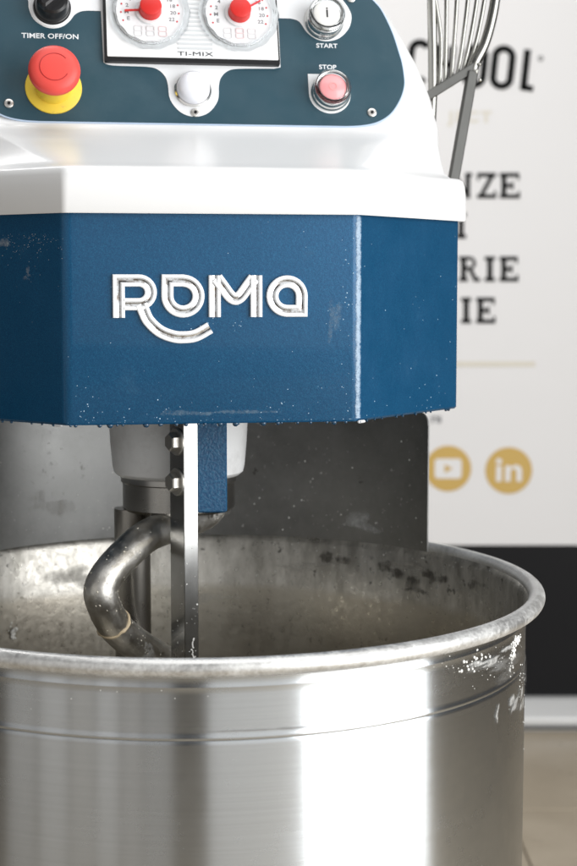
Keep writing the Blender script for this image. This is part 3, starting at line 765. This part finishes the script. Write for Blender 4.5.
# ---- raised wire guard at the right rear
wg = None
def gp(L, sub=6): return spline(L, sub)
V = .14
bm = bmesh.new()
def flatbar(bm, p0, p1, w, d):
    p0, p1 = Vector(p0), Vector(p1); t = (p1-p0).normalized(); up = Vector((0, 1, 0)); s = t.cross(up).normalized(); up = s.cross(t)
    M_ = Matrix((( *[s.x, up.x, t.x], 0), (s.y, up.y, t.y, 0), (s.z, up.z, t.z, 0), (0, 0, 0, 1))); M_.translation = (p0+p1)/2
    box(bm, (0, 0, 0), (w, d, (p1-p0).length), M_, .0008)
flatbar(bm, (.2395, V-.002, 1.085), (.2625, V-.002, 1.2180), .0088, .009)
wg = fin(bm, 'wire_guard', DARKST, MIX, 20)
bm = bmesh.new(); flatbar(bm, (.205, V, 1.1850), (.2655, V, 1.2225), .0080, .0085); fin(bm, 'cross_bar', DARKST, wg, 20)
bm = bmesh.new(); tube(bm, [(.2230, V+.003, 1.10), (.2275, V+.003, 1.20), (.2272, V+.004, 1.24), (.2264, V+.006, 1.29), (.223, V+.012, 1.38)], .0042, 14); fin(bm, 'frame_rod', WIREM, wg, 60)
bm = bmesh.new(); tube(bm, gp([(.2635, V, 1.2180), (.2655, V, 1.226), (.2740, V+.001, 1.242), (.2805, V+.003, 1.262), (.2850, V+.005, 1.284), (.2880, V+.009, 1.31), (.289, V+.014, 1.34), (.283, V+.02, 1.37), (.262, V+.025, 1.395), (.223, V+.02, 1.40)]), .0046, 14); fin(bm, 'frame_rod', WIREM, wg, 60)
for (x0, z0, x1, x2) in [(.2338, 1.203, .2342, .2295), (.2388, 1.208, .2388, .2395), (.2446, 1.211, .2464, .2490), (.2500, 1.214, .2543, .2590), (.2548, 1.2175, .2608, .2672), (.2592, 1.220, .2668, .2742)]:
    bm = bmesh.new(); tube(bm, gp([(x0, V+.004, z0), (x1, V+.002, 1.245), (x2, V+.004, 1.28), (x2+(x2-x1)*.9, V+.010, 1.32), (x2+(x2-x1)*1.2, V+.018, 1.385)]), .0019, 10); fin(bm, 'wire', WIREM, wg, 60)
bm = bmesh.new()
for i in range(7): blob(bm, (.2660+random.gauss(0, .0015), V-.0055, 1.2165+random.gauss(0, .003)), (0, -1, .1), random.uniform(.0012, .0022), .6)
fin(bm, 'weld_bead', WIREM, wg, 60, kind='stuff')

# ---------------------------------------------------------------- banner behind
def bx(px, py, Y):
    x = (px-288.5)/F; v = (433-py)/F; d = (x, cos(PITCH)+v*sin(PITCH), v*cos(PITCH)-sin(PITCH)); t = Y/d[1]; return (d[0]*t, CZ+d[2]*t)
BY = 3.7
BAN = bpy.data.objects.new('roll_up_banner', None); COL.objects.link(BAN); BAN.location = (.42, BY, 0)
BAN['label'] = 'off-white roll-up banner with black lettering and gold round icons behind the mixer'; BAN['category'] = 'banner'
def bsheet(name, x0, x1, z0, z1, y, m, th=.0008):
    bm = bmesh.new(); box(bm, ((x0+x1)/2-.42, y, (z0+z1)/2), (x1-x0, th, z1-z0)); return fin(bm, name, m, BAN, 0)
BW = mat('banner_vinyl', (.75, .74, .735), .55); kk = NT(BW); kk.bump(kk.noise(2.2, 3), .3, .02)
BK = mat('banner_black_print', (.010, .010, .011), .5, spec=.15)
GOLD = mat('gold_print', (.56, .37, .10), .5); GOLDP = mat('pale_gold_print', (.67, .63, .54), .5)
BLK = mat('black_print', (.008, .008, .008), .6, spec=.1)
x0b, x1b = -.02, .83
sheet = bsheet('banner_sheet', x0b, x1b, .427, 2.05, 0, BW)
bsheet('black_panel', x0b, x1b, .06, .4269, 0, BK)
bm = bmesh.new()                                       # rounded aluminium base with end caps
rb = roundpoly([(-.06, .0), (.06, .0), (.06, .035), (.022, .072), (-.022, .072), (-.06, .035)], .012, 4)
loft(bm, [[Vector((x, yy, zz)) for yy, zz in rb] for x in (x0b-.44, x1b-.40)]); base = fin(bm, 'banner_base', mat('silver_base', (.62, .62, .61), .4, .25), BAN, 30)
for z_, h_ in [(.052, .002)]:
    bm = bmesh.new(); box(bm, (-.015, -.0615, .014), (x1b-x0b+.0, .002, .008)); fin(bm, 'base_groove', mat('dark_groove', (.05, .05, .05), .5), BAN, 0)
bm = bmesh.new(); tube(bm, [(-.015, .012, .05), (-.015, .014, 2.05)], .008, 10); fin(bm, 'banner_pole', STEEL, BAN)
bm = bmesh.new(); box(bm, (-.015, 0, 2.055), (x1b-x0b+.01, .016, .022), Matrix(), .003); fin(bm, 'top_rail', STEEL, BAN)
def rects(name, L, m=BLK, y=-.0012, rot=None):
    """letter from slabs given in photo units; each slab steps 0.05 mm so none coincide"""
    bm = bmesh.new()
    for i, (kind, q) in enumerate(L):
        yy = y-.0001*i
        P = [bx(px, py, BY) for px, py in q]
        poly = [(a-.42, b) for a, b in P]
        M_ = Matrix(((1, 0, 0, 0), (0, 0, -1, 0), (0, 1, 0, 0), (0, 0, 0, 1)))
        prism(bm, poly, -yy, -yy+.0004, M_)
    return fin(bm, name, m, BAN, 0)
def r_(x0, y0, x1, y1): return (0, [(x0, y1), (x1, y1), (x1, y0), (x0, y0)])
def q_(*p): return (0, list(p))
def sl_E(x, y, w, h, t=5.2, s=4.2):
    return [r_(x+1.6, y, x+1.6+t, y+h), r_(x, y, x+w, y+s), r_(x, y+h-s, x+w+.6, y+h), r_(x+3, y+h/2-s/2, x+w*.68, y+h/2+s/2),
            r_(x+w-2.2, y, x+w, y+h*.28), r_(x+w-1.6, y+h*.72, x+w+.6, y+h), r_(x+w*.60, y+h*.34, x+w*.60+2, y+h*.66)]
def sl_I(x, y, w, h, t=5.4, s=4.0): return [r_(x+w/2-t/2, y, x+w/2+t/2, y+h), r_(x, y, x+w, y+s), r_(x, y+h-s, x+w, y+h)]
def sl_N(x, y, w, h, t=4.8, s=3.8):
    return [r_(x+2, y, x+2+t, y+h), r_(x+w-2-t, y, x+w-2, y+h), q_((x+w-5.4, y+h), (x+w-2, y+h), (x+5.5, y), (x+1.5, y)), r_(x, y+h-s, x+7, y+h), r_(x+w-7, y, x+w, y+s), r_(x-.5, y, x+4.5, y+s)]
def sl_Z(x, y, w, h, s=4.2):
    return [r_(x, y, x+w, y+s), r_(x, y+h-s, x+w, y+h), q_((x, y+h), (x+4.8, y+h), (x+w, y), (x+w-4.8, y)), r_(x, y, x+2.2, y+h*.3), r_(x+w-2.2, y+h*.7, x+w, y+h)]
def sl_R(x, y, w, h, t=5.2, s=3.8):
    c = [(x+w*.50+w*.30*cos(R(a)), y+h*.27+h*.27*sin(R(a))) for a in range(-90, 91, 18)]
    ci = [(x+w*.50+(w*.30-3.4)*cos(R(a)), y+h*.27+(h*.27-2.4)*sin(R(a))) for a in range(90, -91, -18)]
    return [r_(x+1.8, y, x+1.8+t, y+h), r_(x, y, x+w*.52, y+s), r_(x, y+h-s, x+w*.42, y+h), r_(x+3, y+h*.54-s, x+w*.52, y+h*.54), q_(*(c+ci)[::-1]),
            q_((x+w*.72, y+h), (x+w*.95, y+h), (x+w*.62, y+h*.5), (x+w*.40, y+h*.5)), r_(x+w*.66, y+h-s, x+w, y+h)]
rects('letter', sl_N(450.5, 172.8, 21.5, 25.6)); rects('letter', sl_Z(477, 172.8, 19, 25.6)); rects('letter', sl_E(499.5, 172.8, 19.6, 25.6))
rects('letter', sl_I(456, 212.5, 10, 26))
rects('letter', sl_R(459, 256.4, 21, 25.2)); rects('letter', sl_I(484.5, 256.4, 10.4, 25.2)); rects('letter', sl_E(499.4, 256.4, 18.2, 25.2))
rects('letter', sl_I(461, 297.4, 10, 26)); rects('letter', sl_E(476, 297.4, 18.6, 26))
# tall condensed rounded letters of the heading, on a slight slope
def ring_letter(cx, cy, w, h, t, a0=0, a1=360, slope=-.10):
    """racetrack stroke"""
    P = []
    r = w/2-t/2; hh = h/2-r-t/2
    for a in range(a0, a1+1, 10):
        x = cx+r*cos(R(a)); yv = r*sin(R(a))+(hh if sin(R(a)) > 1e-6 else (-hh if sin(R(a)) < -1e-6 else (hh if a % 360 in (0,) and a == 0 else (hh if a == 180 and False else 0))))
        P.append((x, cy-yv))
    return P
def stroke_letter(P, t, closed, ox=0):
    n = len(P); L = []; Rr = []
    for i in range(n):
        a = Vector(P[i-1 if (i or closed) else 0]); b = Vector(P[(i+1) % n if (i < n-1 or closed) else n-1]); d = (b-a).normalized(); nn = Vector((-d.y, d.x))
        L.append(Vector(P[i])+nn*t/2); Rr.append(Vector(P[i])-nn*t/2)
    bm = bmesh.new(); va = []; vb = []
    for k, lst in ((0, L), (1, Rr)):
        for p in lst:
            X, Z = bx(p.x, p.y, BY); (va if k == 0 else vb).append(bm.verts.new((X-.42, -.0016, Z)))
    for i in range(n if closed else n-1): bm.faces.new([va[i], va[(i+1) % n], vb[(i+1) % n], vb[i]])
    return fin(bm, 'letter', BLK, BAN, 0)
def oval(cx, cy, w, h, a0=0, a1=350, sl=.11):
    P = []; r = w/2; hh = h/2-r
    for a in range(a0, a1+1, 10):
        y = r*sin(R(a)); y += hh if 0 < (a % 360) < 180 else (-hh if (a % 360) > 180 else 0); x = r*cos(R(a))
        P.append((cx+x*cos(sl)+y*sin(sl)*1, cy-y*cos(sl)+x*sin(sl)))
    return P
stroke_letter(oval(418.5, 62, 16.5, 39, 30, 330), 7, False)
stroke_letter([(438, 44), (434.5, 83)], 7, False); stroke_letter([(452.5, 46), (449, 85)], 7, False); stroke_letter([(437, 63), (450, 65)], 6, False)
stroke_letter(oval(475, 66, 18, 38), 7, True); stroke_letter(oval(502.5, 67.5, 17.5, 38), 7, True)
stroke_letter([(527.5, 49.5), (523, 90)], 7, False); stroke_letter([(521, 87.3), (533, 89)], 6, False)
stroke_letter(oval(540.5, 58.5, 4, 4), 1.2, True)
rg_ = [bx(435, 113, BY), bx(491, 121, BY)]
me = text_mesh('JECT', .034, 1.15, .0012, .0004, 1.25); link('printed_text', me, GOLDP, BAN, loc=(bx(470, 117.5, BY)[0]-.42, -.0015, bx(470, 117.5, BY)[1])).rotation_euler = (pi/2, 0, 0)
rects('gold_line', [r_(425, 361.5, 535, 366.5)], GOLDP)
for q in (434, 439): pass
me = text_mesh('rs', .030, 1.1, .001, .0004); link('printed_text', me, INKG, BAN, loc=(bx(436, 418.5, BY)[0]-.42, -.0015, bx(436, 418.5, BY)[1])).rotation_euler = (pi/2, 0, 0)
def disc(name, px, py, rp, m, y=-.0012):
    X, Z = bx(px, py, BY); r = rp*BY/F; bm = bmesh.new()
    prism(bm, [(r*cos(2*pi*i/40), r*sin(2*pi*i/40)) for i in range(40)], 0, .0004); o = fin(bm, name, m, BAN, 0, loc=(X-.42, y, Z)); o.rotation_euler = (pi/2, 0, 0); return o
d1 = disc('gold_icon', 448, 468.5, 23.2, GOLD); d2 = disc('gold_icon', 508.5, 470.5, 23.6, GOLD)
k = BY/F
def onicon(par, name, poly, m, h):
    bm = bmesh.new(); prism(bm, [(x*k, y*k) for x, y in poly], h, h+.0003); return fin(bm, name, m, par, 0)
onicon(d1, 'play_frame', roundpoly([(-13.5, -10), (13.5, -10), (13.5, 10), (-13.5, 10)], 4, 5), BW, .0008)
onicon(d1, 'play_mark', [(-3.5, -4.5), (4.5, 0), (-3.5, 4.5)], GOLD, .0013)
onicon(d2, 'icon_letter', [(-12.5, -11), (-7.3, -11), (-7.3, 5), (-12.5, 5)], BW, .0008)
onicon(d2, 'icon_dot', [(-9.9+3*cos(R(a)), 9.4+3*sin(R(a))) for a in range(0, 360, 24)], BW, .0009)
onicon(d2, 'icon_letter', [(-3.5, -11), (1.8, -11), (1.8, -1)] + [(4.9+3.1*cos(R(a)), -1+3*sin(R(a))) for a in range(170, -1, -24)] + [(8, -11), (13.2, -11), (13.2, 0)] + [(7+6.2*cos(R(a)), .2+5.6*sin(R(a))) for a in range(0, 120, 20)] + [(1.8, 3.2), (1.8, 5), (-3.5, 5)], BW, .0010)

# ---------------------------------------------------------------- floor and wall
FL = mat('beige_floor_tile', (.33, .285, .215), .30); kk = NT(FL)
kk.set('Base Color', kk.mix(kk.ramp(kk.noise(4, 6, rough=.65), [(.3, 0), (.75, 1)]), (.40, .335, .245), (.50, .43, .33)))
kk.set('Roughness', kk.ramp(kk.noise(9, 4), [(.3, .25), (.7, .42)]))
bm = bmesh.new(); box(bm, (0, 5, -.060), (30, 34, .1)); floor = fin(bm, 'floor', mat('floor_grout', (.20, .18, .15), .8), None, 0, kind='structure')
floor['label'] = 'beige tiled floor behind and below the mixer'
bm = bmesh.new(); box(bm, (0, 0, -.005), (.596, .596, .010), Matrix(), .001)
t0 = fin(bm, 'tile', FL, floor, 0)
first = True
for i in range(-4, 6):
    for j in range(-1, 8):
        x, y = i*.6+.13, j*.6+.40-.0
        if first: t0.location = (x, y, 0); first = False
        else: c = t0.copy(); COL.objects.link(c); c.location = (x, y, random.uniform(-.0004, .0004))
bm = bmesh.new(); box(bm, (0, 5.2, 1.5), (9, .1, 3.0)); wl = fin(bm, 'wall', mat('beige_wall_paint', (.50, .47, .43), .7), None, 0, kind='structure'); wl['label'] = 'plain beige wall behind the banner'
